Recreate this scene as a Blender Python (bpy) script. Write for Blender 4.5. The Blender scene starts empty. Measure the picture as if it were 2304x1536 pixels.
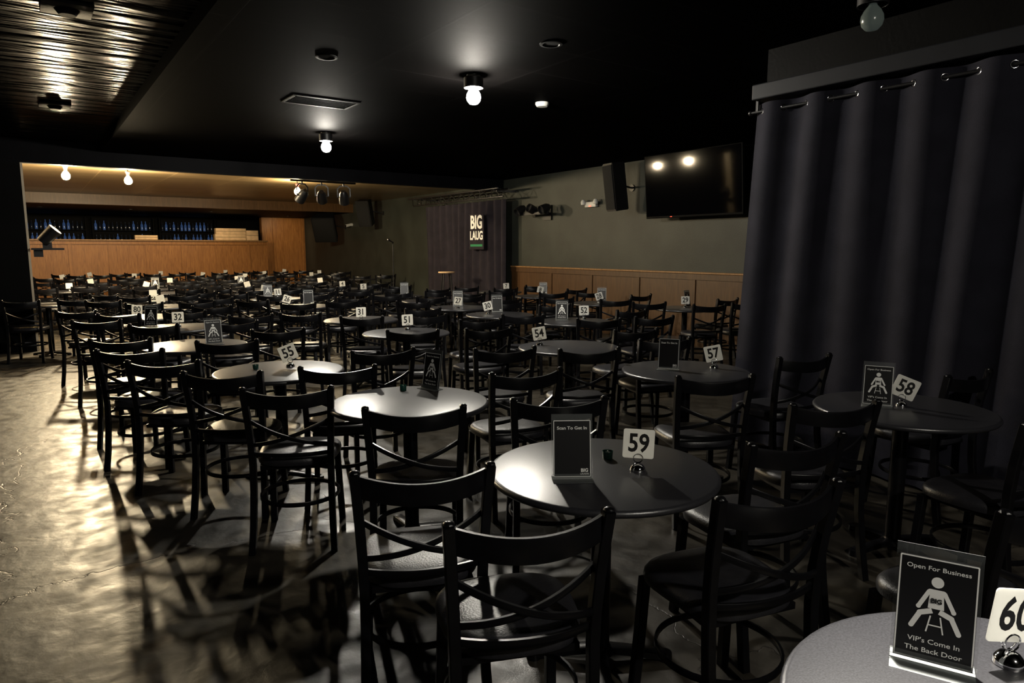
import bpy, bmesh, math, random
from mathutils import Vector, Matrix
random.seed(7)
D=bpy.data; C=bpy.context.scene.collection
rad=math.radians
try:
    bpy.context.scene.view_settings.view_transform='Standard'
except Exception: pass

# ---------------------------------------------------------------- materials
def mat(name,col,rough=.5,metal=0,var=0.0,scale=8,bump=0,bscale=40,emit=None,es=0,spec=.5,coat=0,stretch=None,col2=None,rvar=0):
    m=D.materials.new(name); m.use_nodes=True
    nt=m.node_tree; b=nt.nodes['Principled BSDF']
    b.inputs['Base Color'].default_value=(*col,1); b.inputs['Roughness'].default_value=rough
    b.inputs['Metallic'].default_value=metal
    b.inputs['Specular IOR Level'].default_value=spec
    b.inputs['Coat Weight'].default_value=coat
    tc=nt.nodes.new('ShaderNodeTexCoord'); mp=nt.nodes.new('ShaderNodeMapping')
    nt.links.new(tc.outputs['Object'],mp.inputs['Vector'])
    if stretch: mp.inputs['Scale'].default_value=stretch
    n=nt.nodes.new('ShaderNodeTexNoise'); n.inputs['Scale'].default_value=scale; n.inputs['Detail'].default_value=6
    nt.links.new(mp.outputs[0],n.inputs['Vector'])
    r=nt.nodes.new('ShaderNodeValToRGB')
    c2=col2 if col2 else tuple(min(1,c*(1+var)) for c in col)
    c1=col if col2 else tuple(c*(1-var) for c in col)
    r.color_ramp.elements[0].color=(*c1,1); r.color_ramp.elements[1].color=(*c2,1)
    r.color_ramp.elements[0].position=.35; r.color_ramp.elements[1].position=.65
    nt.links.new(n.outputs['Fac'],r.inputs[0]); nt.links.new(r.outputs[0],b.inputs['Base Color'])
    if bump:
        n2=nt.nodes.new('ShaderNodeTexNoise'); n2.inputs['Scale'].default_value=bscale; n2.inputs['Detail'].default_value=4
        nt.links.new(mp.outputs[0],n2.inputs['Vector'])
        bp=nt.nodes.new('ShaderNodeBump'); bp.inputs['Strength'].default_value=bump; bp.inputs['Distance'].default_value=.02
        nt.links.new(n2.outputs['Fac'],bp.inputs['Height']); nt.links.new(bp.outputs[0],b.inputs['Normal'])
    if emit:
        b.inputs['Emission Color'].default_value=(*emit,1); b.inputs['Emission Strength'].default_value=es
    return m
M={}
M['metal']=mat('black_powder_coat',(.004,.004,.005),.30,0,.2,20,spec=.28)
M['vinyl']=mat('black_vinyl',(.016,.016,.020),.38,0,.15,30,.12,160,spec=.7)
M['top']=mat('graphite_laminate',(.022,.022,.026),.33,0,.25,220,.05,300,spec=.95)
M['card']=mat('white_card',(.85,.85,.82),.4,0,.03,30)
M['ink']=mat('black_ink',(.008,.008,.008),.5)
M['signblack']=mat('black_print',(.008,.008,.009),.35)
M['white']=mat('white_print',(.85,.85,.82),.5)
M['chrome']=mat('chrome',(.7,.7,.72),.08,1)
M['steel']=mat('dull_steel',(.25,.25,.26),.3,1,.1)
M['green']=mat('green_glass',(.01,.06,.045),.15,0,.1,spec=.8)
M['gprint']=mat('green_print',(.02,.2,.08),.5)
M['wall']=mat('grey_green_paint',(.030,.033,.027),.50,0,.18,1.6,.15,60,spec=.25)
M['black']=mat('black_paint',(.0022,.0022,.0022),.6,0,.2,3,.1,40,spec=.06)
M['hdr']=mat('charcoal_paint',(.0025,.0025,.0034),.6,0,.2,3,.1,40,spec=.06)
M['black2']=mat('black_equipment',(.007,.007,.008),.4,0,.2,15,spec=.4)
M['grille']=mat('speaker_grille',(.006,.006,.006),.6,0,.2,200,.5,400,spec=.3)
M['curtain']=mat('charcoal_curtain',(.0160,.0160,.0230),.85,0,.12,6,.3,350,spec=.1)
M['scurtain']=mat('stage_curtain',(.022,.018,.024),.8,0,.15,6,.3,300,spec=.15)
M['trim']=mat('grey_trim_paint',(.010,.011,.014),.5,0,.1,5,spec=.2)
M['ltrim']=mat('cream_trim',(.5,.42,.3),.5,0,.1,5)
M['whitep']=mat('white_plastic',(.42,.42,.40),.4,0,.05,10)
M['red']=mat('red_led_and_reflection',(.5,.02,.01),.4,emit=(1,.05,.02),es=4)
M['redbase']=mat('dark_red_lampholder',(.06,.012,.010),.4,0,.2)
M['screen']=mat('tv_screen',(.0012,.0012,.0016),.055,0,.1,spec=.09)
M['stage']=mat('stage_deck',(.010,.010,.010),.5,0,.3,6,.2,30)
M['board']=mat('cardboard',(.66,.44,.24),.7,0,.15,6)
M['bottle']=mat('dark_bottle_glass',(.015,.02,.035),.1,0,.2,spec=.8)
M['bluelit']=mat('blue_lit_bottle_glass',(.03,.07,.2),.15,0,.2,spec=.8,emit=(.12,.24,.6),es=.10)  # blue tint and emission stand in for bluish light falling on the bottles
M['wick']=mat('wax',(.4,.4,.35),.5,0,.05)
M['unlit']=mat('unlit_glass_faint_glow',(.06,.07,.06),.2,0,.05,emit=(.7,.85,.75),es=.03)  # faint greenish glow put into the glass of a bulb that is off
nt=M['card'].node_tree; pb_=nt.nodes['Principled BSDF']; tl=nt.nodes.new('ShaderNodeBsdfTranslucent'); tl.inputs[0].default_value=(.9,.9,.87,1)
mx=nt.nodes.new('ShaderNodeMixShader'); mx.inputs[0].default_value=.45
nt.links.new(pb_.outputs[0],mx.inputs[1]); nt.links.new(tl.outputs[0],mx.inputs[2]); nt.links.new(mx.outputs[0],nt.nodes['Material Output'].inputs['Surface'])
def wood(name,c1,c2):
    m=D.materials.new(name); m.use_nodes=True; nt=m.node_tree; b=nt.nodes['Principled BSDF']
    tc=nt.nodes.new('ShaderNodeTexCoord'); mp=nt.nodes.new('ShaderNodeMapping'); mp.inputs['Scale'].default_value=(9,9,.8)
    nt.links.new(tc.outputs['Object'],mp.inputs[0])
    n=nt.nodes.new('ShaderNodeTexNoise'); n.inputs['Scale'].default_value=3; n.inputs['Detail'].default_value=8; n.inputs['Distortion'].default_value=1.2
    nt.links.new(mp.outputs[0],n.inputs['Vector'])
    r=nt.nodes.new('ShaderNodeValToRGB'); r.color_ramp.elements[0].position=.3; r.color_ramp.elements[1].position=.7
    r.color_ramp.elements[0].color=(*c1,1); r.color_ramp.elements[1].color=(*c2,1)
    nt.links.new(n.outputs['Fac'],r.inputs[0]); nt.links.new(r.outputs[0],b.inputs['Base Color'])
    b.inputs['Roughness'].default_value=.42; b.inputs['Specular IOR Level'].default_value=.3
    return m
M['oak']=wood('oak_panelling',(.19,.072,.015),(.33,.14,.036))
M['oakw']=wood('oak_wainscot',(.048,.022,.008),(.085,.042,.016))
M['oakcap']=wood('oak_cap',(.17,.085,.030),(.28,.15,.058))
M['oakdark']=wood('oak_dark',(.05,.025,.009),(.09,.046,.018))
m=D.materials.new('clear_acrylic'); m.use_nodes=True; nt=m.node_tree
b=nt.nodes['Principled BSDF']; b.inputs['Base Color'].default_value=(.35,.37,.37,1); b.inputs['Roughness'].default_value=.08
tr=nt.nodes.new('ShaderNodeBsdfTransparent'); mx=nt.nodes.new('ShaderNodeMixShader'); fr=nt.nodes.new('ShaderNodeFresnel'); fr.inputs[0].default_value=1.45
ad=nt.nodes.new('ShaderNodeMath'); ad.operation='ADD'; ad.inputs[1].default_value=.06
nt.links.new(fr.outputs[0],ad.inputs[0]); nt.links.new(ad.outputs[0],mx.inputs[0])
nt.links.new(tr.outputs[0],mx.inputs[1]); nt.links.new(b.outputs[0],mx.inputs[2])
nt.links.new(mx.outputs[0],nt.nodes['Material Output'].inputs['Surface']); M['acrylic']=m
def bulbmat(name,col,s):
    m=D.materials.new(name); m.use_nodes=True; nt=m.node_tree; nt.nodes.remove(nt.nodes['Principled BSDF'])
    e=nt.nodes.new('ShaderNodeEmission'); e.inputs[0].default_value=(*col,1); e.inputs[1].default_value=s
    nt.links.new(e.outputs[0],nt.nodes['Material Output'].inputs['Surface']); return m
m=D.materials.new('sealed_concrete'); m.use_nodes=True; nt=m.node_tree; b=nt.nodes['Principled BSDF']; L=nt.links
tc=nt.nodes.new('ShaderNodeTexCoord')
def noise(s,d=6,dist=0,src=None):
    n=nt.nodes.new('ShaderNodeTexNoise'); n.inputs['Scale'].default_value=s; n.inputs['Detail'].default_value=d; n.inputs['Distortion'].default_value=dist
    L.new((src or tc.outputs['Object']),n.inputs['Vector']); return n
n1=noise(1.3,8,.6); n2=noise(7,7,.3)
r=nt.nodes.new('ShaderNodeValToRGB'); r.color_ramp.elements[0].position=.32; r.color_ramp.elements[1].position=.68
r.color_ramp.elements[0].color=(.017,.0148,.012,1); r.color_ramp.elements[1].color=(.060,.052,.039,1)
mixf=nt.nodes.new('ShaderNodeMix'); mixf.inputs[0].default_value=.5
L.new(n1.outputs['Fac'],mixf.inputs[2]); L.new(n2.outputs['Fac'],mixf.inputs[3]); L.new(mixf.outputs[0],r.inputs[0])
vor=nt.nodes.new('ShaderNodeTexVoronoi'); vor.feature='DISTANCE_TO_EDGE'; vor.inputs['Scale'].default_value=.45
nd=noise(3,5,1); vm=nt.nodes.new('ShaderNodeVectorMath'); vm.operation='MULTIPLY_ADD'; vm.inputs[1].default_value=(.5,.5,.5)
L.new(nd.outputs['Color'],vm.inputs[0]); L.new(tc.outputs['Object'],vm.inputs[2]); L.new(vm.outputs[0],vor.inputs['Vector'])
cr=nt.nodes.new('ShaderNodeMapRange'); cr.inputs['From Max'].default_value=.004; L.new(vor.outputs['Distance'],cr.inputs['Value'])
mc=nt.nodes.new('ShaderNodeMix'); mc.data_type='RGBA'; mc.inputs[6].default_value=(.010,.008,.006,1)
L.new(cr.outputs[0],mc.inputs[0]); L.new(r.outputs[0],mc.inputs[7]); L.new(mc.outputs[2],b.inputs['Base Color'])
rr=nt.nodes.new('ShaderNodeMapRange'); rr.inputs['From Min'].default_value=.35; rr.inputs['From Max'].default_value=.65; rr.inputs['To Min'].default_value=.33; rr.inputs['To Max'].default_value=.52
L.new(n2.outputs['Fac'],rr.inputs['Value']); L.new(rr.outputs[0],b.inputs['Roughness'])
b.inputs['Specular IOR Level'].default_value=.45
nb=noise(11,8,.2)
bp=nt.nodes.new('ShaderNodeBump'); bp.inputs['Strength'].default_value=.20; bp.inputs['Distance'].default_value=.02; L.new(nb.outputs['Fac'],bp.inputs['Height'])
bp2=nt.nodes.new('ShaderNodeBump'); bp2.inputs['Strength'].default_value=.4; bp2.inputs['Distance'].default_value=.003; L.new(cr.outputs[0],bp2.inputs['Height']); L.new(bp.outputs[0],bp2.inputs['Normal'])
L.new(bp2.outputs[0],b.inputs['Normal']); M['floor']=m
def tile_mat(name,col,rough,tw,th,bstr,wave=False,spec=.5):
    m=D.materials.new(name); m.use_nodes=True; nt=m.node_tree; b=nt.nodes['Principled BSDF']; L=nt.links
    tc=nt.nodes.new('ShaderNodeTexCoord'); b.inputs['Specular IOR Level'].default_value=spec
    b.inputs['Base Color'].default_value=(*col,1); b.inputs['Roughness'].default_value=rough
    bp=nt.nodes.new('ShaderNodeBump'); bp.inputs['Strength'].default_value=bstr; bp.inputs['Distance'].default_value=.02
    if wave:
        mp=nt.nodes.new('ShaderNodeMapping'); mp.inputs['Scale'].default_value=(.8,5,1); L.new(tc.outputs['Object'],mp.inputs[0])
        n=nt.nodes.new('ShaderNodeTexNoise'); n.inputs['Scale'].default_value=.9; n.inputs['Detail'].default_value=2; n.inputs['Distortion'].default_value=.8
        L.new(mp.outputs[0],n.inputs['Vector']); L.new(n.outputs['Fac'],bp.inputs['Height']); bp.inputs['Distance'].default_value=.06
    else:
        br=nt.nodes.new('ShaderNodeTexBrick'); br.offset=0; br.inputs['Scale'].default_value=1; br.inputs['Mortar Size'].default_value=.012
        br.inputs['Brick Width'].default_value=tw; br.inputs['Row Height'].default_value=th
        br.inputs['Color1'].default_value=(*col,1); br.inputs['Color2'].default_value=(*[c*.75 for c in col],1); br.inputs['Mortar'].default_value=(*[c*1.6 for c in col],1)
        L.new(tc.outputs['Object'],br.inputs['Vector']); L.new(br.outputs['Color'],b.inputs['Base Color']); L.new(br.outputs['Fac'],bp.inputs['Height'])
    L.new(bp.outputs[0],b.inputs['Normal']); return m
M['ceil']=tile_mat('black_ceiling_tile',(.0011,.0010,.0010),.7,1.22,.61,.2,spec=.003)
M['fceil']=tile_mat('bronze_ceiling_tile',(.24,.17,.085),.30,1.22,.61,.4)
M['film']=tile_mat('black_plastic_film',(.0015,.0015,.0013),.25,1,1,1.0,True,spec=.005)

# ---------------------------------------------------------------- mesh helpers
def box(bm,c,s,R=None,bev=0):
    mtx=Matrix.Translation(c)@(R.to_4x4() if R else Matrix())@Matrix.Diagonal((*s,1))
    r=bmesh.ops.create_cube(bm,size=1,matrix=mtx)
    if bev:
        es=list({e for v in r['verts'] for e in v.link_edges})
        bmesh.ops.bevel(bm,geom=es,offset=bev,segments=2,affect='EDGES',profile=.5)
def cyl(bm,p0,p1,r1,r2=None,seg=16):
    p0=Vector(p0);p1=Vector(p1); d=p1-p0
    q=Vector((0,0,1)).rotation_difference(d.normalized())
    bmesh.ops.create_cone(bm,cap_ends=True,segments=seg,radius1=r1,radius2=r1 if r2 is None else r2,depth=d.length,matrix=Matrix.Translation((p0+p1)/2)@q.to_matrix().to_4x4())
def sph(bm,c,r,s=(1,1,1),u=16,v=10):
    bmesh.ops.create_uvsphere(bm,u_segments=u,v_segments=v,radius=r,matrix=Matrix.Translation(c)@Matrix.Diagonal((*s,1)))
def sweep(bm,pts,w,h,up=(0,0,1),closed=False,seg=0):
    pts=[Vector(p) for p in pts]; n=len(pts); rings=[]
    up=Vector(up)
    for i,p in enumerate(pts):
        if closed: t=pts[(i+1)%n]-pts[i-1]
        else: t=pts[min(i+1,n-1)]-pts[max(i-1,0)]
        t.normalize(); s=t.cross(up)
        if s.length<1e-4: s=Vector((1,0,0))
        s.normalize(); u=s.cross(t).normalized()
        if seg: pr=[(math.cos(2*math.pi*k/seg)*w/2,math.sin(2*math.pi*k/seg)*h/2) for k in range(seg)]
        else: 
            c=.2
            pr=[(w/2,-h/2*(1-c)),(w/2,h/2*(1-c)),(w/2*(1-c),h/2),(-w/2*(1-c),h/2),(-w/2,h/2*(1-c)),(-w/2,-h/2*(1-c)),(-w/2*(1-c),-h/2),(w/2*(1-c),-h/2)]
        rings.append([bm.verts.new(p+s*a+u*b_) for a,b_ in pr])
    k=len(rings[0])
    for i in range(n if closed else n-1):
        a=rings[i];b_=rings[(i+1)%n]
        for j in range(k): bm.faces.new((a[j],a[(j+1)%k],b_[(j+1)%k],b_[j]))
    if not closed:
        bm.faces.new(rings[0][::-1]); bm.faces.new(rings[-1])
def lathe(bm,prof,seg=32,c=(0,0,0)):
    rings=[]
    for r,z in prof:
        if r<1e-6: rings.append([bm.verts.new((c[0],c[1],c[2]+z))])
        else: rings.append([bm.verts.new((c[0]+r*math.cos(2*math.pi*i/seg),c[1]+r*math.sin(2*math.pi*i/seg),c[2]+z)) for i in range(seg)])
    for a,b_ in zip(rings,rings[1:]):
        for i in range(seg):
            j=(i+1)%seg
            if len(a)==1: bm.faces.new((a[0],b_[j],b_[i])) if len(b_)>1 else None
            elif len(b_)==1: bm.faces.new((a[i],a[j],b_[0]))
            else: bm.faces.new((a[i],a[j],b_[j],b_[i]))
def poly(bm,pts2,y,flip=False):
    vs=[bm.verts.new((x,y,z)) for x,z in pts2]; bm.faces.new(vs)
def mk(name,fn,material,smooth=True,ang=35):
    bm=bmesh.new(); fn(bm)
    bmesh.ops.recalc_face_normals(bm,faces=bm.faces[:])
    me=D.meshes.new(name); bm.to_mesh(me); bm.free(); me.materials.append(material)
    if smooth:
        me.shade_smooth(); 
        try: me.set_sharp_from_angle(angle=rad(ang))
        except Exception: pass
    return me
def obj(name,me,loc=(0,0,0),rz=0,parent=None,rot=None):
    o=D.objects.new(name,me); C.objects.link(o); o.location=loc
    o.rotation_euler=rot if rot else (0,0,rz)
    if parent: o.parent=parent
    return o
def tag(o,label,cat,group=None):
    o['label']=label; o['category']=cat
    if group:o['group']=group
    return o
def thing(name,parts,loc,rz,label,cat,group=None,rot=None):
    root=D.objects.new(name,None); C.objects.link(root); root.empty_display_size=.1
    root.location=loc; root.rotation_euler=rot if rot else (0,0,rz)
    for p in parts:
        c=D.objects.new(p[0],p[1]); C.objects.link(c); c.parent=root
        if len(p)>2: c['label']=p[2]
    return tag(root,label,cat,group)
def struct(name,fn,material,label=None):
    o=obj(name,mk(name,fn,material,False)); o['kind']='structure'; return o
def text_mesh(s,size,material,xs=1,bold=0,align='CENTER',pos=(0,0),y=-.001,R=None):
    cu=D.curves.new('t','FONT'); cu.body=s; cu.size=size; cu.align_x=align; cu.align_y='CENTER'; cu.offset=bold; cu.resolution_u=3
    to=D.objects.new('t',cu); C.objects.link(to)
    bpy.context.view_layer.update()
    me=D.meshes.new_from_object(to.evaluated_get(bpy.context.evaluated_depsgraph_get()))
    D.objects.remove(to)
    for v in me.vertices:
        x,yy=v.co.x*xs+pos[0],v.co.y+pos[1]
        c=Vector((x,y,yy)); v.co=(R@c) if R else c
    me.materials.clear(); me.materials.append(material); return me

# ---------------------------------------------------------------- room shell
XR=8.7; XL=-3.2; YE=28.5; YB=-4.5; YH=12.65
struct('floor',lambda b:box(b,((XR+XL)/2,(YE+YB)/2,-.05),(XR-XL,YE-YB,.1)),M['floor'])
struct('wall_right',lambda b:box(b,(XR+.1,(YE+YB)/2,1.6),(.2,YE-YB,3.3)),M['wall'])
struct('wall_left',lambda b:box(b,(XL-.1,(YE+YB)/2,1.6),(.2,YE-YB,3.3)),M['black'])
struct('wall_end',lambda b:box(b,((XR+XL)/2,YE+.1,1.6),(XR-XL+.4,.2,3.3)),M['black'])
struct('wall_back',lambda b:box(b,((XR+XL)/2,YB-.1,1.6),(XR-XL+.4,.2,3.3)),M['black'])
struct('ceiling',lambda b:box(b,((XR+1.07)/2,(YH+YB)/2,3.15),(XR-1.07,YH-YB,.2)),M['ceil'])
struct('ceiling_side',lambda b:box(b,((XL+1.07)/2,(YH+YB)/2,3.27),(1.07-XL,YH-YB,.2)),M['film'])
struct('ceiling_far',lambda b:box(b,((XR+XL)/2,(YH+.15+YE)/2,3.07),(XR-XL,YE-YH-.15,.2)),M['fceil'])
struct('wall_header',lambda b:box(b,((XR+XL)/2,YH+.075,3.095),(XR-XL,.15,.55)),M['hdr'])
struct('wall_partition',lambda b:box(b,((XL+.02)/2,YH+.075,1.41),(.02-XL,.15,2.82)),M['black'])
struct('trim_1',lambda b:box(b,(.035,YH+.1,1.41),(.03,.2,2.82)),M['ltrim'])
struct('trim_2',lambda b:box(b,((XR+XL)/2,21.35,2.84),(XR-XL,.3,.26)),M['oakdark'])
struct('ceiling_service',lambda b:box(b,((XR+XL)/2,24.9,2.76),(XR-XL,6.8,.1)),M['black'])
def fn(b):
    box(b,(7.9,26.1,1.35),(1.6,.2,2.7))
    for x in (7.16,7.55,8.6): box(b,(x,25.98,1.35),(.1,.04,2.7))
struct('wall_oak_corner',fn,M['oak'])
def fn(b):
    box(b,(1.9,25.1,.9),(10.2,.2,1.8))
    x=-3.1
    while x<7: 
        box(b,(x,24.99,.9),(.1,.04,1.798)); x+=1.05
    box(b,(1.9,24.98,1.745),(10.2,.05,.1))
struct('wall_service_half',fn,M['oak'])
struct('trim_3',lambda b:box(b,(1.9,25.07,1.825),(10.2,.36,.05),bev=.01),M['oakcap'])
def fn(b):
    box(b,(8.685,7.9,.58),(.03,8.8,1.158))
    y=3.6
    while y<12.4:
        box(b,(8.668,y,.58),(.03,.09,1.10)); y+=1.22
    box(b,(8.66,7.9,1.11),(.03,8.79,.09)); box(b,(8.66,7.9,.06),(.03,8.79,.12))
struct('trim_4',fn,M['oakw'])
struct('trim_5',lambda b:box(b,(8.665,7.9,1.175),(.07,8.8,.03),bev=.006),M['oakcap'])
struct('wall_booth',lambda b:box(b,(4.85,.2,1.5),(.1,6.2,3.0)),M['black'])
struct('trim_6',lambda b:box(b,(4.66,.2,2.705),(.28,6.2,.11),bev=.008),M['trim'])
struct('trim_7',lambda b:box(b,(4.75,.2,2.9),(.1,6.2,.28)),M['black'])
def fn(b): box(b,(7.5,14.2,.15),(2.3,4.4,.3),bev=.012)
tag(obj('stage_platform',mk('stage_platform',fn,M['stage'],False)),'low black stage platform against the grey-green wall','stage')

# ---------------------------------------------------------------- chair
def arc(x0,x1,yb,bow,z0,z1,n=12,zb=0):
    out=[]
    for i in range(n+1):
        t=i/n; k=1-(2*t-1)**2
        out.append((x0+(x1-x0)*t,yb-bow*k,z0+(z1-z0)*t+zb*k))
    return out
def f_seat(b):
    def outline(s,z,n=44):
        vs=[]
        for i in range(n):
            a=2*math.pi*i/n; c,s_=math.cos(a),math.sin(a)
            e=.66
            x=math.copysign(abs(c)**e,c); y=math.copysign(abs(s_)**e,s_)
            w=.208+.018*y
            vs.append(b.verts.new((x*w*s,.005+y*.205*s,z)))
        return vs
    L_=[outline(.93,.436),outline(1,.442),outline(1.012,.456),outline(1.0,.472),outline(.96,.483),outline(.86,.491),outline(.6,.496),outline(.3,.498)]
    b.faces.new(L_[0][::-1])
    for p,q in zip(L_,L_[1:]):
        for i in range(44): b.faces.new((p[i],p[(i+1)%44],q[(i+1)%44],q[i]))
    b.faces.new(L_[-1])
def f_frame(b):
    box(b,(0,0,.427),(.34,.33,.022)); 
def f_back(b):
    sweep(b,arc(-.208,.208,-.240,.072,.816,.816,16,-.018),.014,.070)
    sweep(b,arc(-.198,.198,-.214,.066,.690,.560,14,-.012),.011,.020)
    sweep(b,arc(-.198,.198,-.202,.066,.560,.690,14,-.012),.011,.020)
    sweep(b,arc(-.19,.19,-.205,.045,.515,.515,12),.012,.022)
def f_leg_back(sx):
    def f(b):
        P=[(.205,-.262,0),(.198,-.235,.15),(.194,-.212,.32),(.194,-.205,.45),(.197,-.208,.56),(.203,-.222,.68),(.209,-.24,.78),(.214,-.256,.862)]
        sweep(b,[(sx*x,y,z) for x,y,z in P],.032,.036,up=(0,1,0))
        sph(b,(sx*.214,-.257,.864),.0165,(1,1,.6),8,6)
    return f
def f_leg_front(sx):
    def f(b):
        sweep(b,[(sx*.192,.195,0),(sx*.184,.178,.22),(sx*.178,.165,.43)],.034,.034,up=(0,1,0))
        cyl(b,(sx*.192,.195,0),(sx*.192,.195,.018),.019,.018,10)
    return f
def f_ring(b):
    sweep(b,[(.205*math.cos(a)*1.0,-.01+.2*math.sin(a),.235) for a in [2*math.pi*i/36 for i in range(36)]],.010,.022,closed=True)
chair_parts=[('seat',mk('seat',f_seat,M['vinyl'],ang=50),'padded black vinyl seat'),('seat_frame',mk('seat_frame',f_frame,M['metal'])),('backrest',mk('backrest',f_back,M['metal'])),
 ('leg',mk('leg_rear_a',f_leg_back(-1),M['metal'])),('leg',mk('leg_rear_b',f_leg_back(1),M['metal'])),('leg',mk('leg_front_a',f_leg_front(-1),M['metal'])),('leg',mk('leg_front_b',f_leg_front(1),M['metal'])),
 ('foot_ring',mk('foot_ring',f_ring,M['metal']))]
def joined(name,parts):
    bm=bmesh.new(); mats=[]
    for p in parts:
        me=p[1]; m_=me.materials[0]
        if m_ not in mats: mats.append(m_)
        n0=len(bm.faces); bm.from_mesh(me); bm.faces.ensure_lookup_table()
        for f in bm.faces[n0:]: f.material_index=mats.index(m_)
    me=D.meshes.new(name); bm.to_mesh(me); bm.free()
    for m_ in mats: me.materials.append(m_)
    me.shade_smooth()
    try: me.set_sharp_from_angle(angle=rad(40))
    except Exception: pass
    return me
chair_far=joined('dining_chair_far',chair_parts)
CG='black dining chairs around the round tables'; CL='black metal cross-back dining chair with padded vinyl seat'
chairs=[]
def chair(bx,by,h):
    a=rad(h); fx,fy=math.cos(a),math.sin(a)
    sx,sy=bx+fx*.235,by+fy*.235
    chairs.append((sx,sy,bx,by,h))
    if math.hypot(sx,sy)<8.5:
        thing('dining_chair',chair_parts,(sx,sy,0),a-math.pi/2,CL,'chair',CG)
    else:
        tag(obj('dining_chair',chair_far,(sx,sy,0),a-math.pi/2),CL,'chair',CG)

# ---------------------------------------------------------------- tables
def f_top(b): lathe(b,[(0,.722),(.40,.722),(.413,.726),(.419,.734),(.419,.741),(.414,.748),(.405,.7505),(0,.7505)],72)
def f_col(b):
    lathe(b,[(0,.03),(.055,.03),(.055,.045),(.04,.06),(.038,.07),(.038,.70),(.10,.715),(.10,.722),(0,.722)],24)
def f_base(b):
    for k in range(4):
        a=k*math.pi/2+.785
        P=[(r*math.cos(a),r*math.sin(a),z) for r,z in [(.02,.045),(.10,.038),(.18,.028),(.25,.020)]]
        sweep(b,P,.05,.028); cyl(b,(P[-1][0],P[-1][1],0),(P[-1][0],P[-1][1],.03),.028,.026,14)
table_parts=[('table_top',mk('table_top',f_top,M['top'],ang=60),'dark grey laminate top'),('pedestal',mk('pedestal',f_col,M['metal'])),('base',mk('table_base',f_base,M['metal']))]
table_far=joined('round_table_far',table_parts)
TG='round pedestal tables in the seating area'
tables=[]
def table(x,y):
    tables.append((x,y)); lb='round dark grey pedestal table with black cross base'
    if math.hypot(x,y)<9: thing('round_table',table_parts,(x,y,0),random.random(),lb,'table',TG)
    else: tag(obj('round_table',table_far,(x,y,0),random.random()),lb,'table',TG)
TB=[(1.31,.32),(1.67,1.79),(1.60,3.21),(1.32,4.56),(1.10,6.20),(1.22,7.73),(1.10,9.15),
 (3.58,1.63),(3.53,3.0),(3.61,4.30),(2.95,5.96),(3.08,7.37),(3.13,9.60),
 (4.96,5.82),(4.72,6.95),(4.85,8.12),(7.3,6.25),(6.95,7.6),(7.15,9.35),(7.3,10.75),
 (5.1,9.5),(5.2,10.8),(5.1,12.12),(5.2,13.4),(3.3,11.35),(3.4,12.75),(1.5,10.7),(1.6,12.2),(.2,12.05),
 (3.58,14.2),(2.0,14.0),(.55,15.6),(2.1,15.5),(3.8,15.8),(5.4,15.2),(2.5,17.1),(4.1,17.4),(5.8,17.0),(.9,17.5),(1.4,19.0),(3.0,18.8),(4.7,19.0),(6.5,19.0),
 (.6,20.8),(2.3,20.7),(4.0,20.8),(5.7,20.8),(7.3,20.6),(1.4,22.5),(3.2,22.6),(5.0,22.5),(6.8,22.6),(7.4,17.6)]
for t in TB: table(*t)
man=[(1.02,1.37,68),(.98,1.88,67),(1.73,1.12,76),(2.26,1.40,77),(2.94,1.64,66),(3.38,.95,78),(4.27,1.62,84),(4.08,2.5,78),
 (1.35,2.66,61),(1.02,3.40,62),(1.98,2.43,61),(2.28,3.10,79),(.86,4.06,57),(1.46,3.86,65),(.65,4.68,58),(1.96,4.33,80),
 (3.04,2.38,63),(3.16,3.55,68),(2.70,3.92,71),(4.0,3.62,72),(4.27,4.2,78),(.55,6.04,66),(.54,5.36,62),(1.2,5.46,66),(1.74,6.0,78),(2.26,.61,72)]
for c in man: chair(*c)
def ok(bx,by,h):
    a=rad(h); fx,fy=math.cos(a),math.sin(a); sx,sy=bx+fx*.235,by+fy*.235
    if sx>8.3 or sy>24.4 or sx<-.1: return False
    if sx>6.0 and 11.6<sy<16.8: return False
    if abs(by-YH)<.35 and bx<.4: return False
    for c in chairs:
        if math.hypot(c[0]-sx,c[1]-sy)<.57: return False
    for t in tables:
        px,py=fy,-fx
        k=max(-.23,min(.23,(t[0]-bx)*px+(t[1]-by)*py))
        if math.hypot(t[0]-bx-px*k,t[1]-by-py*k)<.47: return False
        if math.hypot(t[0]-sx,t[1]-sy)<.49: return False
    return True
for (x,y) in TB[4:]:
    if y<5: continue
    for dx,dy,h in [(-.66,.04,60),(-.30,-.70,66),(.28,-.74,74),(.64,-.22,84)]:
        j=[random.uniform(-.05,.05) for _ in range(2)]; hh=h+random.uniform(-8,8)
        for tr_ in range(6):
            bx,by=x+dx*(1+.06*tr_)+j[0],y+dy*(1+.06*tr_)+j[1]
            if ok(bx,by,hh): chair(bx,by,hh); break

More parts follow.
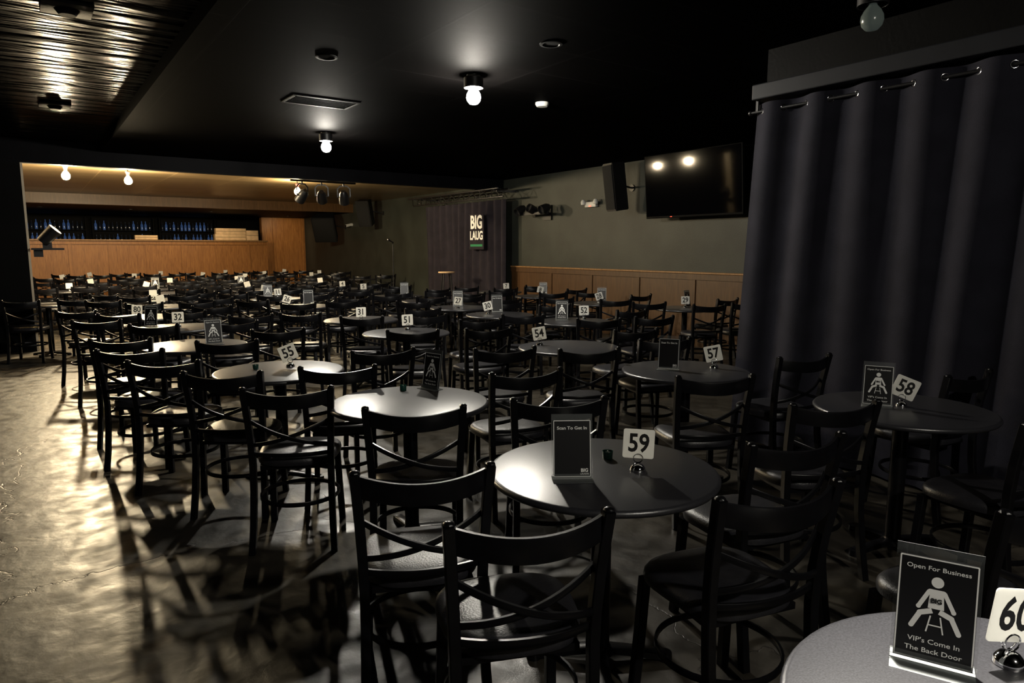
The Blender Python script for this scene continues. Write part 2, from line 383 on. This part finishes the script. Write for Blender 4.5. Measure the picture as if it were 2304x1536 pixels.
# ---------------------------------------------------------------- number cards
def rrect(w,h,r,n=6):
    out=[]
    for cx,cy,a0 in ((w/2-r,h/2-r,0),(-w/2+r,h/2-r,90),(-w/2+r,-h/2+r,180),(w/2-r,-h/2+r,270)):
        for i in range(n+1):
            a=rad(a0+90*i/n); out.append((cx+r*math.cos(a),cy+r*math.sin(a)))
    return out
def f_card(b):
    P=rrect(.112,.108,.008)
    f=[b.verts.new((x,-.0012,z)) for x,z in P]; g=[b.verts.new((x,.0012,z)) for x,z in P]
    b.faces.new(f); b.faces.new(g[::-1]); n=len(P)
    for i in range(n): b.faces.new((f[i],f[(i+1)%n],g[(i+1)%n],g[i]))
card_me=mk('number_card',f_card,M['card'],False)
def f_clipbase(b): lathe(b,[(0,0),(.028,0),(.029,.004),(.026,.014),(.017,.023),(.007,.028),(0,.029)],24)
def f_clip(b):
    for s in (-1,1):
        sweep(b,[(.017*math.cos(a),s*.004,.046+.017*math.sin(a)) for a in [2*math.pi*i/24 for i in range(24)]],.0035,.0035,up=(0,1,0),closed=True,seg=8)
clipb=mk('clip_base',f_clipbase,M['chrome']); clipr=mk('clip_ring',f_clip,M['chrome'])
tmesh={}
TZ=.7506
def number(n,x,y,tilt=0,yaw=0):
    base=math.atan2(-y,-x)+math.pi/2
    root=D.objects.new('table_number_stand',None); C.objects.link(root); root.location=(x,y,TZ); root.rotation_euler=(0,0,base+rad(yaw))
    lb=('white square card reading %s in chrome clip on table'%n) if n else 'small white number card in chrome clip on table'
    tag(root,lb,'table number','table number cards')
    obj('clip_base',clipb,parent=root); obj('clip_ring',clipr,parent=root)
    T=rad(tilt)
    c=obj('number_card',card_me,(math.sin(-T)*.035*1,0,.062+.038*math.cos(T)),parent=root,rot=(0,-T,0))
    if n:
        if n not in tmesh:
            tmesh[n]=text_mesh(n,.094,M['ink'],.82 if len(n)>1 else .9,.0022,y=-.0018)
        obj('printed_number',tmesh[n],parent=c)
for a in [('59',1.76,1.70,-2,4),('55',1.42,4.65,20,5),('57',3.75,2.94,14,-6),('58',3.61,1.65,-20,0),('54',3.46,4.50,10,0),('60',1.50,.45,-8,48),('51',3.05,6.13,2,12),
 ('32',1.23,7.75,0,0),('31',3.01,7.20,0,15),('26',2.95,9.72,-18,10),('52',5.19,5.92,2,0),('30',4.64,7.09,14,0),('27',4.74,8.0,-8,20),('29',7.38,6.31,2,0),('28',6.98,7.61,18,0),
 ('8',7.24,9.42,-12,10),('7',7.45,10.75,4,0),('11',3.33,11.4,5,0),('12',3.45,12.65,-10,0),('5',5.14,12.14,2,0),('4',5.2,13.35,3,0),('80',1.0,9.0,-3,10),
 ('',.62,15.6,0,0),('',1.1,17.5,8,0),('',1.9,15.4,-20,10),('',2.6,17.1,0,0),('',3.58,14.28,15,0),('',4.1,17.3,0,10),('',.7,20.8,10,0),('',2.3,20.7,0,0),('',4.0,20.75,-10,0),('',5.7,20.75,5,0),
 ('',7.3,20.6,0,0),('',6.5,19.0,0,20),('',1.4,22.4,12,0),('',3.2,22.55,0,0),('',5.0,22.5,0,0),('',6.8,22.5,-9,0),('',4.7,18.95,0,0),('',5.4,15.2,6,0),('',1.6,12.2,0,10),('',1.5,10.75,9,-10)]:
    number(*a)

# ---------------------------------------------------------------- menu signs
W,Hh=.132,.200
TR=Matrix.Rotation(rad(-9),3,'X')
def tr(bm,fn2):
    n=len(bm.verts); fn2(bm); bm.verts.ensure_lookup_table()
    for v in bm.verts[n:]: v.co=TR@v.co
def f_hold(b):
    box(b,(0,.0,.0017),(W+.01,.075,.003))
    tr(b,lambda q:(box(q,(0,.0035,.118),(W+.012,.002,.222)),box(q,(0,-.0045,.012),(W+.012,.002,.018))))
hold=mk('acrylic_holder',f_hold,M['acrylic'],False)
def f_ins(b): tr(b,lambda q:box(q,(0,0,.108),(W,.002,Hh)))
ins=mk('printed_card',f_ins,M['signblack'],False)
def seg2(bm,p,q,w,y):
    p=Vector(p);q=Vector(q);d=(q-p).normalized();n=Vector((-d.y,d.x))*w/2
    poly(bm,[tuple(p-n),tuple(q-n),tuple(q+n),tuple(p+n)],y)
def circ(bm,c,r,y,n=20): poly(bm,[(c[0]+r*math.cos(2*math.pi*i/n),c[1]+r*math.sin(2*math.pi*i/n)) for i in range(n)],y)
def f_border(b):
    def q(b):
        x=W/2-.002; z0=.011; z1=.206; w=.0026
        seg2(b,(-x,z0),(x,z0),w,-.0016);seg2(b,(-x,z1),(x,z1),w,-.0016);seg2(b,(-x,z0),(-x,z1),w,-.0016);seg2(b,(x,z0),(x,z1),w,-.0016)
    tr(b,q)
border=mk('printed_border',f_border,M['white'],False)
def f_fig(b):
    def q(b):
        y=-.0016
        circ(b,(0,.163),.0105,y)
        poly(b,[(-.011,.149),(.011,.149),(.0135,.112),(-.0135,.112)][::-1],y)
        circ(b,(-.011,.144),.005,y-.0001);circ(b,(.011,.144),.005,y-.0001)
        for s in (-1,1):
            seg2(b,(s*.0125,.145),(s*.029,.112),.0075,y-.0002); circ(b,(s*.029,.112),.0042,y-.0003)
            seg2(b,(s*.006,.108),(s*.026,.100),.010,y-.0004); circ(b,(s*.026,.100),.005,y-.0005)
            seg2(b,(s*.026,.100),(s*.039,.073),.009,y-.0006); circ(b,(s*.039,.073),.0045,y-.0007)
            seg2(b,(s*.008,.098),(s*.014,.066),.0025,y-.0008)
        seg2(b,(-.012,.080),(.012,.080),.0025,y-.0009)
    tr(b,q)
fig=mk('printed_figure',f_fig,M['white'],False)
def tt(s,size,pos,material=M['white'],y=-.0018,bold=0,al='CENTER',xs=1): return text_mesh(s,size,material,xs,bold,al,pos,y,TR)
openA=[('printed_text',tt('Open For Business',.0120,(0,.188),bold=.0001,xs=1.16)),('printed_text',tt("VIP's Come In",.0130,(0,.047),bold=.0001,xs=1.16)),('printed_text',tt('The Back Door',.0130,(0,.029),bold=.0001,xs=1.16)),
       ('printed_figure',fig),('printed_text',tt('BIG',.012,(0,.127),M['ink'],-.0030,.0006))]
scanA=[('printed_text',tt('Scan To Get In',.0155,(0,.180),bold=.0003,xs=1.12)),('printed_text',tt('BIG',.017,(.043,.032),bold=.0006)),('printed_text',tt('LAUGHS',.0080,(.043,.020),bold=.0002))]
def sign(kind,x,y,yaw=0):
    base=math.atan2(-y,-x)+math.pi/2
    parts=[('acrylic_holder',hold,'clear acrylic stand'),('printed_card',ins),('printed_border',border)]+(openA if kind=='open' else scanA)
    lb='clear acrylic stand with black '+('Open For Business' if kind=='open' else 'Scan To Get In')+' card on table'
    thing('menu_sign',parts,(x,y,TZ),base+rad(yaw),lb,'table sign','acrylic table signs')
for s in [('scan',1.50,1.76,8),('open',1.84,3.43,-48),('open',3.50,1.72,0),('scan',3.44,3.07,-8),('open',1.366,.532,3),('open',4.91,5.98,0),('open',1.24,6.12,12),('scan',3.26,9.7,0),
 ('scan',4.85,7.2,10),('scan',4.92,8.3,0),('scan',7.15,7.75,0),('scan',7.45,9.6,0),('open',7.55,6.40,60),('scan',5.35,10.85,0),('open',1.0,7.95,-30),('open',3.2,11.5,10),('open',2.1,15.6,0),('open',3.85,15.9,0)]:
    sign(*s)
def f_cup(b): lathe(b,[(0,0),(.017,0),(.019,.004),(.0205,.03),(.0185,.03),(.017,.02),(0,.02)],24)
def f_wax(b): lathe(b,[(0,.0205),(.0165,.0205),(.0165,.023),(.003,.024),(.002,.03),(0,.031)],16)
cup=mk('cup',f_cup,M['green']); wax=mk('wax',f_wax,M['wick'])
for x,y in [(1.77,1.87),(1.70,3.49),(1.20,4.69)]:
    thing('tealight_cup',[('cup',cup),('candle',wax,'pale candle')],(x,y,TZ),0,'small dark green tealight cup on round table','candle holder','tealight cups')

# ---------------------------------------------------------------- lamps
def f_holder(b): lathe(b,[(0,0),(.045,0),(.045,-.01),(.032,-.03),(.026,-.05),(.024,-.075),(0,-.075)],24)
def f_can(b): lathe(b,[(0,.0),(.085,.0),(.085,-.085),(.078,-.085),(.078,-.03),(.03,-.03),(.03,-.075),(0,-.075)],28)
def f_bulb(b): 
    lathe(b,[(0,-.07),(.018,-.07),(.024,-.085),(.045,-.11),(.060,-.14),(.063,-.165),(.055,-.195),(.035,-.217),(0,-.226)],20)
holder=mk('lamp_holder',f_holder,M['redbase']); can=mk('lamp_can',f_can,M['black2'])
def bulb(x,y,z,col,s,zc,lit=True,canned=False):
    me=mk('bulb',f_bulb,bulbmat('bulb_glow',col,s) if lit else M['unlit'])
    top=z+.155
    parts=[('lamp_holder',can if canned else holder),('bulb',me,'glowing bulb' if lit else 'unlit bulb')]
    if zc-top>.005:
        def f_stem(b): cyl(b,(0,0,0),(0,0,zc-top),.012); cyl(b,(0,0,zc-top-.008),(0,0,zc-top),.06)
        parts.append(('stem',mk('stem',f_stem,M['black2'])))
    thing('ceiling_bulb',parts,(x,y,top),0,('glowing' if lit else 'unlit')+' bulb in '+('black can lampholder' if canned else 'lampholder')+' under the ceiling','ceiling light','bare ceiling bulbs')
WARM=(1,.80,.50); NEU=(1,.94,.82)
bulb(3.3,5.26,2.87,NEU,1600,3.05,canned=True)
bulb(3.3,8.88,2.87,NEU,1400,3.05,canned=True)
bulb(4.1,2.2,2.87,NEU,0,3.05,False,canned=True)
bulb(.63,13.66,2.75,WARM,4600,2.97)
bulb(1.57,14.0,2.75,WARM,3000,2.97)
bulb(4.72,14.45,2.74,WARM,1300,2.97)
bulb(1.3,-1.6,2.87,NEU,1050,3.05,canned=True)
dl=mk('downlight_trim',lambda b:lathe(b,[(0,0),(.085,0),(.085,-.008),(.065,-.010),(.06,-.003),(0,-.003)],32),M['black'])
def downlight(x,y,zc,power=0,aim=None,col=NEU,ang=70,label='round black recessed downlight in ceiling'):
    r=thing('recessed_downlight',[('downlight_trim',dl)],(x,y,zc),0,label,'ceiling light','recessed downlights')
    if power:
        l=D.lights.new('downlight_lamp','SPOT'); l.energy=power; l.color=col; l.spot_size=rad(ang); l.spot_blend=.8; l.shadow_soft_size=.05
        o=D.objects.new('downlight_lamp',l); C.objects.link(o); o.parent=r; o.location=(0,0,-.02)
        d=Vector(aim)-Vector((x,y,zc)); o.rotation_euler=d.to_track_quat('-Z','Y').to_euler()
downlight(2.05,5.44,3.05); downlight(3.28,4.15,3.05)
downlight(1.9,1.0,3.05,1500,(1.32,.20,.75),ang=37)
for x in (.4,2.6,4.8): downlight(x,23.0,2.71,130,(x,25.0,1.0),WARM,110)
downlight(7.6,24.4,2.71,60,(7.9,26,1.5),WARM,100)

# ---------------------------------------------------------------- big curtain
def curtain_fn(x,y0,y1,z0,z1,per,amp,flare=0,nz=14):
    def f(b):
        n=int((y1-y0)/per*16); rows=[]
        for j in range(nz+1):
            t=j/nz; z=z1+(z0-z1)*t; row=[]
            for i in range(n+1):
                s=i/n; y=y0+(y1-y0)*s
                ph=2*math.pi*(y-y0)/per
                A=amp*(1-.25*t+.35*t*math.sin(1.7*s*9+1))
                xx=x-A*math.sin(ph+.9*t*math.sin(s*11))-.02*t*math.sin(s*23+2)
                row.append(b.verts.new((xx,y+flare*t*s+.03*t*math.sin(s*17),z)))
            rows.append(row)
        for p,q in zip(rows,rows[1:]):
            for i in range(n): b.faces.new((p[i],p[i+1],q[i+1],q[i]))
    return f
cur=tag(obj('curtain',mk('curtain',curtain_fn(4.6,.2,3.32,.02,2.63,.36,.036,.14),M['curtain'])),'tall charcoal grommet curtain hanging in deep folds','curtain')
gm=mk('grommet',lambda b:sweep(b,[(0,.021*math.cos(a),.021*math.sin(a)) for a in [2*math.pi*i/24 for i in range(24)]],.007,.005,up=(1,0,0),closed=True,seg=8),M['chrome'])
k=0; y=.2+.18
while y<3.3:
    o=obj('grommet',gm,(4.6,y,2.575),parent=cur,rot=(0,0,rad(-32 if k%2==0 else 32))); o['label']='chrome grommet ring'; k+=1; y+=.18
tag(obj('curtain_rod',mk('curtain_rod',lambda b:(cyl(b,(4.6,.1,2.575),(4.6,3.36,2.575),.011),sph(b,(4.6,3.36,2.575),.018),[box(b,(4.6,yy,2.62),(.02,.02,.08)) for yy in (.6,3.3)]),M['black2'])),'thin black curtain rod under grey ledge','curtain rod')
tag(obj('stage_curtain',mk('stage_curtain',curtain_fn(8.42,12.15,15.75,.31,2.60,.3,.07,0),M['scurtain'])),'dark grey pleated stage curtain behind the platform','curtain')
def f_ban(b): box(b,(0,0,0),(.60,.01,.78))
ban=[('banner_panel',mk('banner_panel',f_ban,M['scurtain'],False)),
 ('lettering',text_mesh('BIG',.40,M['white'],.80,.014,pos=(0,.2),y=-.009),'white lettering'),
 ('lettering',text_mesh('LAUG',.26,M['white'],.80,.009,pos=(0,-.09),y=-.009),'white lettering'),
 ('green_strip',mk('green_strip',lambda b:box(b,(0,-.009,-.3),(.5,.003,.05)),M['gprint'],False),'green strip')]
thing('hanging_banner',ban,(8.27,13.1,1.93),rad(-90),'black banner reading BIG LAUG hung on stage curtain','banner')
def f_truss(b):
    y0,y1=11.85,15.9
    pts=[(8.0,2.79),(8.28,2.79),(8.14,2.63)]
    for x,z in pts: cyl(b,(x,y0,z),(x,y1,z),.018,seg=10)
    n=18
    for i in range(n):
        ya=y0+(y1-y0)*i/n; yb=y0+(y1-y0)*(i+1)/n
        for (p,q) in ((0,1),(1,2),(2,0)):
            a=pts[p];c=pts[q]
            if i%2: a,c=c,a
            cyl(b,(a[0],ya,a[1]),(c[0],yb,c[1]),.009,seg=6)
    for yy in (12.2,15.6): box(b,(8.45,yy,2.77),(.498,.04,.04))
tag(obj('lighting_truss',mk('lighting_truss',f_truss,M['steel'])),'metal lighting truss mounted above the stage curtain','truss')
def par_parts():
    def body(b):
        lathe(b,[(0,.10),(.035,.10),(.06,.06),(.07,0),(.075,-.1),(.068,-.1),(.06,-.06),(0,-.06)],20)
    def yoke(b):
        sweep(b,[(.09,0,0),(.09,0,.12),(.05,0,.16),(-.05,0,.16),(-.09,0,.12),(-.09,0,0)],.02,.006,up=(0,1,0))
        cyl(b,(-.095,0,0),(.095,0,0),.008); cyl(b,(0,0,.155),(0,0,.192),.012)
    return mk('lamp_body',body,M['black2']),mk('yoke',yoke,M['black2'])
pb,py=par_parts()
def par(x,y,z,tilt,rz):
    r=thing('stage_spotlight',[('yoke',py)],(x,y,z),rz,'black can stage spotlight clamped to overhead pipe','spotlight','black stage spotlights')
    c=obj('lamp_body',pb,parent=r,rot=(rad(tilt),0,0)); r.scale=(1.35,1.35,1.35)
for x,t,rz in ((4.42,50,.3),(4.80,55,-.4),(5.25,35,-.5)): par(x,13.25,2.57,t,rz)
tag(obj('light_pipe',mk('light_pipe',lambda b:(cyl(b,(4.2,13.25,2.85),(5.5,13.25,2.85),.02),cyl(b,(4.35,13.25,2.85),(4.35,13.25,2.97),.012),cyl(b,(5.35,13.25,2.85),(5.35,13.25,2.97),.012)),M['black2'])),'black ceiling pipe carrying stage spotlights','pipe')

# speakers
def speaker(y,z,w,d,h,X,tilt,yaw,label,stem):
    def body(b): 
        P=[(-w/2,-d/2),(w/2,-d/2),(w*.32,d/2),(-w*.32,d/2)]
        lo=[b.verts.new((p[0],p[1],-h/2)) for p in P]; hi=[b.verts.new((p[0],p[1],h/2)) for p in P]
        b.faces.new(lo[::-1]); b.faces.new(hi)
        for i in range(4): b.faces.new((lo[i],lo[(i+1)%4],hi[(i+1)%4],hi[i]))
        bmesh.ops.bevel(b,geom=b.edges[:],offset=.012,segments=2,affect='EDGES')
    def gr(b): box(b,(0,-d/2-.006,0),(w*.9,.012,h*.92),bev=.005)
    r=thing('wall_speaker',[('speaker_body',mk('speaker_body',body,M['black2'])),('speaker_grille',mk('speaker_grille',gr,M['grille']))],(X,y,z),0,label,'speaker','wall speakers',rot=(rad(tilt),0,rad(yaw)))
    R=Matrix.Rotation(rad(yaw),3,'Z')@Matrix.Rotation(rad(tilt),3,'X')
    back=Vector((0,d/2,0)); 
    inv=(Matrix.Translation((X,y,z))@R.to_4x4()).inverted()
    wp=inv@Vector((XR,y+.02,z)); wp2=inv@Vector((XR-.02,y+.02,z))
    def br(b): cyl(b,back,wp,.016,seg=10); cyl(b,wp2,wp,.06,seg=16)
    obj('wall_bracket',mk('wall_bracket',br,M['black2']),parent=r)
speaker(8.68,2.6,.30,.30,.80,8.3,8,-100,'tall black speaker tilted downward on wall bracket beside television',1)
speaker(18.9,2.6,.42,.38,.75,8.15,18,-50,'black speaker angled out on wall arm',1)
speaker(21.9,2.25,.75,.5,.85,8.05,25,-40,'large black speaker cabinet mounted on grey wall',1)
def tvb(b): box(b,(0,.0,0),(1.88,.06,1.0),bev=.01)
def tvs(b): box(b,(0,-.032,.01),(1.84,.006,.95))
tv=thing('television',[('tv_body',mk('tv_body',tvb,M['black'],False)),('tv_screen',mk('tv_screen',tvs,M['screen'],False),'glossy black screen')],(8.38,7.12,2.54),0,'large black flat television tilted down on grey-green wall','television',rot=(rad(5.0),0,rad(-90)))
obj('wall_bracket',mk('tvbr',lambda b:box(b,(0,.17,0),(.5,.30,.3)),M['black2']),parent=tv)
obj('red_reflection',mk('pl',lambda b:box(b,(-.4,-.035,-.48),(.03,.006,.008)),M['red'],False),parent=tv)  # glowing red strip stands in for an exit sign reflected in the screen
def em_b(b): box(b,(0,0,0),(.3,.07,.1),bev=.01)
def em_l(s):
    return lambda b:(lathe(b,[(0,0),(.045,.0),(.05,.05),(.03,.09),(0,.095)],16,(s*.17,-.05,.0)))
emx=thing('emergency_light',[('housing',mk('em_h',em_b,M['whitep'])),('lamp_head',mk('em_l1',em_l(-1),M['whitep'])),('lamp_head',mk('em_l2',em_l(1),M['whitep'])),('indicator',mk('em_i',lambda b:box(b,(0,-.04,-.03),(.05,.01,.015)),M['red'],False),'red indicator light')],(8.665,9.72,2.37),rad(-90),'white twin-head emergency light on wall','emergency light')
def tw(b): box(b,(0,-.25,-.02),(.95,.05,.05)); box(b,(.15,-.12,-.02),(.08,.26,.06)); box(b,(.15,-.01,0),(.25,.02,.3))
def hd(x,t):
    def f(b):
        q=Matrix.Rotation(rad(t),3,'X')
        n=len(b.verts)
        lathe(b,[(0,.14),(.05,.13),(.085,.06),(.09,-.1),(.08,-.1),(.07,-.05),(0,-.05)],18)
        b.verts.ensure_lookup_table()
        for v in b.verts[n:]: v.co=q@v.co+Vector((x,-.28,.06))
    return f
thing('wall_spotlight',[('mounting_bar',mk('tw',tw,M['black2'])),('lamp_head',mk('h1',hd(-.42,-60),M['black2'])),('lamp_head',mk('h2',hd(.0,-110),M['black2'])),('lamp_head',mk('h3',hd(.4,-70),M['black2']))],(8.68,11.2,2.28),rad(-90),'black multi-head spotlight bar bracketed to grey-green wall','spotlight')
thing('security_camera',[('housing',mk('sc',lambda b:(cyl(b,(0,-.05,0),(0,-.22,-.04),.045),cyl(b,(0,0,0),(0,-.06,0),.05)),M['whitep'])),('camera_lens',mk('scl',lambda b:cyl(b,(0,-.22,-.04),(0,-.235,-.043),.03),M['black2']),'dark lens')],(XR,21.3,2.33),rad(-90),'small white security camera on wall','security camera')
thing('wall_spotlight',[('shelf',mk('shf',lambda b:(box(b,(.22,-.02,-.17),(.42,.22,.03)),box(b,(.1,0,-.23),(.12,.03,.12))),M['black2'])),
 ('lamp_head',mk('lh',lambda b:(cyl(b,(.16,0,-.06),(.34,-.05,.13),.085,.1,18),box(b,(.22,0,-.12),(.12,.05,.1))),M['black2']))],(.05,YH+.05,1.72),0,'black spotlight on small shelf fixed to partition','spotlight')

def f_pole(b): cyl(b,(0,0,.02),(0,0,1.38),.010); cyl(b,(0,0,.7),(0,0,.78),.016); sweep(b,[(0,0,1.36),(-.02,-.02,1.40),(-.05,-.03,1.43)],.012,.012,seg=8)
def f_mic(b): cyl(b,(.02,.0,1.395),(-.12,-.05,1.455),.012,.02); sph(b,(-.14,-.057,1.463),.032)
def f_mb(b): lathe(b,[(0,0),(.13,0),(.13,.012),(.03,.025),(0,.025)],28)
thing('microphone_stand',[('pole',mk('pole',f_pole,M['black2'])),('microphone',mk('mic',f_mic,M['steel']),'silver vocal microphone'),('base',mk('mbase',f_mb,M['black2']))],(7.0,14.75,.3),0,'black straight microphone stand on stage','microphone stand')
def st_leg(k):
    a=k*math.pi/2+.5
    return mk('stl',lambda b:cyl(b,(.17*math.cos(a),.17*math.sin(a),.002),(.11*math.cos(a),.11*math.sin(a),.72),.014,seg=10),M['black2'])
thing('bar_stool',[('seat',mk('sts',lambda b:lathe(b,[(0,.715),(.17,.715),(.185,.725),(.185,.74),(.175,.75),(0,.75)],32),M['board']),'round wooden seat')]+[('leg',st_leg(k)) for k in range(4)]+[('foot_ring',mk('sfr',lambda b:sweep(b,[(.152*math.cos(a),.152*math.sin(a),.22) for a in [2*math.pi*i/24 for i in range(24)]],.012,.012,closed=True,seg=8),M['black2']))],(7.6,13.3,.302),0,'round wooden-top black stool on stage','stool')

tag(obj('smoke_detector',mk('smoke_detector',lambda b:lathe(b,[(0,0),(.07,0),(.07,-.02),(.055,-.042),(0,-.046)],28),M['whitep']),(4.48,5.81,3.05)),'round white smoke detector on black ceiling','smoke detector')
tag(obj('ceiling_vent',mk('vent',lambda b:([box(b,(0,i*.05-.15,-.004),(.6,.02,.006),Matrix.Rotation(.2,3,'X')) for i in range(7)],box(b,(0,.19,-.004),(.68,.03,.008)),box(b,(0,-.19,-.004),(.68,.03,.008)),box(b,(.33,0,-.004),(.03,.4,.008)),box(b,(-.33,0,-.004),(.03,.4,.008))),M['black'],False),(2.6,7.1,3.05)),'black louvred air vent in ceiling','vent')
fx=mk('fix',lambda b:(box(b,(0,0,-.012),(.3,.3,.024),bev=.004),cyl(b,(0,0,-.06),(0,0,-.02),.05,.08,16)),M['black'])
for x,y in ((.35,5.7),(.39,9.5)): tag(obj('ceiling_fixture',fx,(x,y,3.17)),'square black fixture on rippled plastic ceiling','ceiling light','square ceiling fixtures')

def cb(w,d,h):
    return mk('cb',lambda b:(box(b,(0,0,h/2),(w,d,h),bev=.008)),M['board'])
def cardboard(x,y,z,w,d,h,rz=0):
    r=tag(obj('cardboard_box',cb(w,d,h),(x,y,z),rz),'tan cardboard box on top of wooden half wall','box','cardboard boxes')
    tp=obj('packing_tape',mk('tape',lambda b:box(b,(0,-d/2-.001,h/2),(w*.98,.002,.012)),M['oakdark'],False),parent=r)
cardboard(5.78,25.1,1.851,1.0,.32,.20); cardboard(5.8,25.1,2.053,.98,.3,.20); cardboard(6.5,25.1,1.851,.4,.3,.34); cardboard(3.2,25.1,1.851,.65,.3,.14)
def shelf_fn(b):
    box(b,(0,.16,.025),(1.9,.02,2.65))
    for s in (-1,1): box(b,(s*.95,0,.025),(.04,.32,2.65))
    for z in (-.55,-.05,.45,.9): box(b,(0,0,z),(1.9,.3,.03))
bt=mk('bottle',lambda b:lathe(b,[(0,0),(.036,0),(.038,.01),(.038,.17),(.03,.2),(.014,.23),(.013,.29),(.016,.295),(0,.30)],12),M['bottle'])
bt2=mk('bottle_blue_lit',lambda b:lathe(b,[(0,0),(.04,0),(.042,.01),(.042,.19),(.03,.22),(.015,.25),(.014,.32),(0,.325)],12),M['bluelit'])
shm=mk('bottle_shelf',shelf_fn,M['black'],False)
for sx in (.8,5.0,2.9):
    tag(obj('bottle_shelf',shm,(sx,28.2,1.3)),'black back-bar shelving unit with rows of bottles','shelf','back bar shelves')
    for z in (1.766,2.216):
        for i in range(14):
            mm=bt2 if random.random()<(.5 if sx!=2.9 else .15) else bt
            o=obj('bottle',mm,(sx-.85+i*.13,28.15+random.uniform(-.04,.04),z)); tag(o,'glass bottle with painted blue glow on back-bar shelf' if mm is bt2 else 'dark glass bottle on back-bar shelf','bottle','bottles on the back bar')
    
w=D.worlds.new('World'); bpy.context.scene.world=w; w.use_nodes=True
w.node_tree.nodes['Background'].inputs[0].default_value=(.02,.02,.022,1); w.node_tree.nodes['Background'].inputs[1].default_value=.2
cam=D.cameras.new('Camera'); co=D.objects.new('Camera',cam); C.objects.link(co)
cam.lens=24; cam.sensor_width=36; co.location=(0,0,1.55); co.rotation_euler=(rad(90-7.71),0,rad(-35.2)); cam.clip_start=.02
bpy.context.scene.camera=co
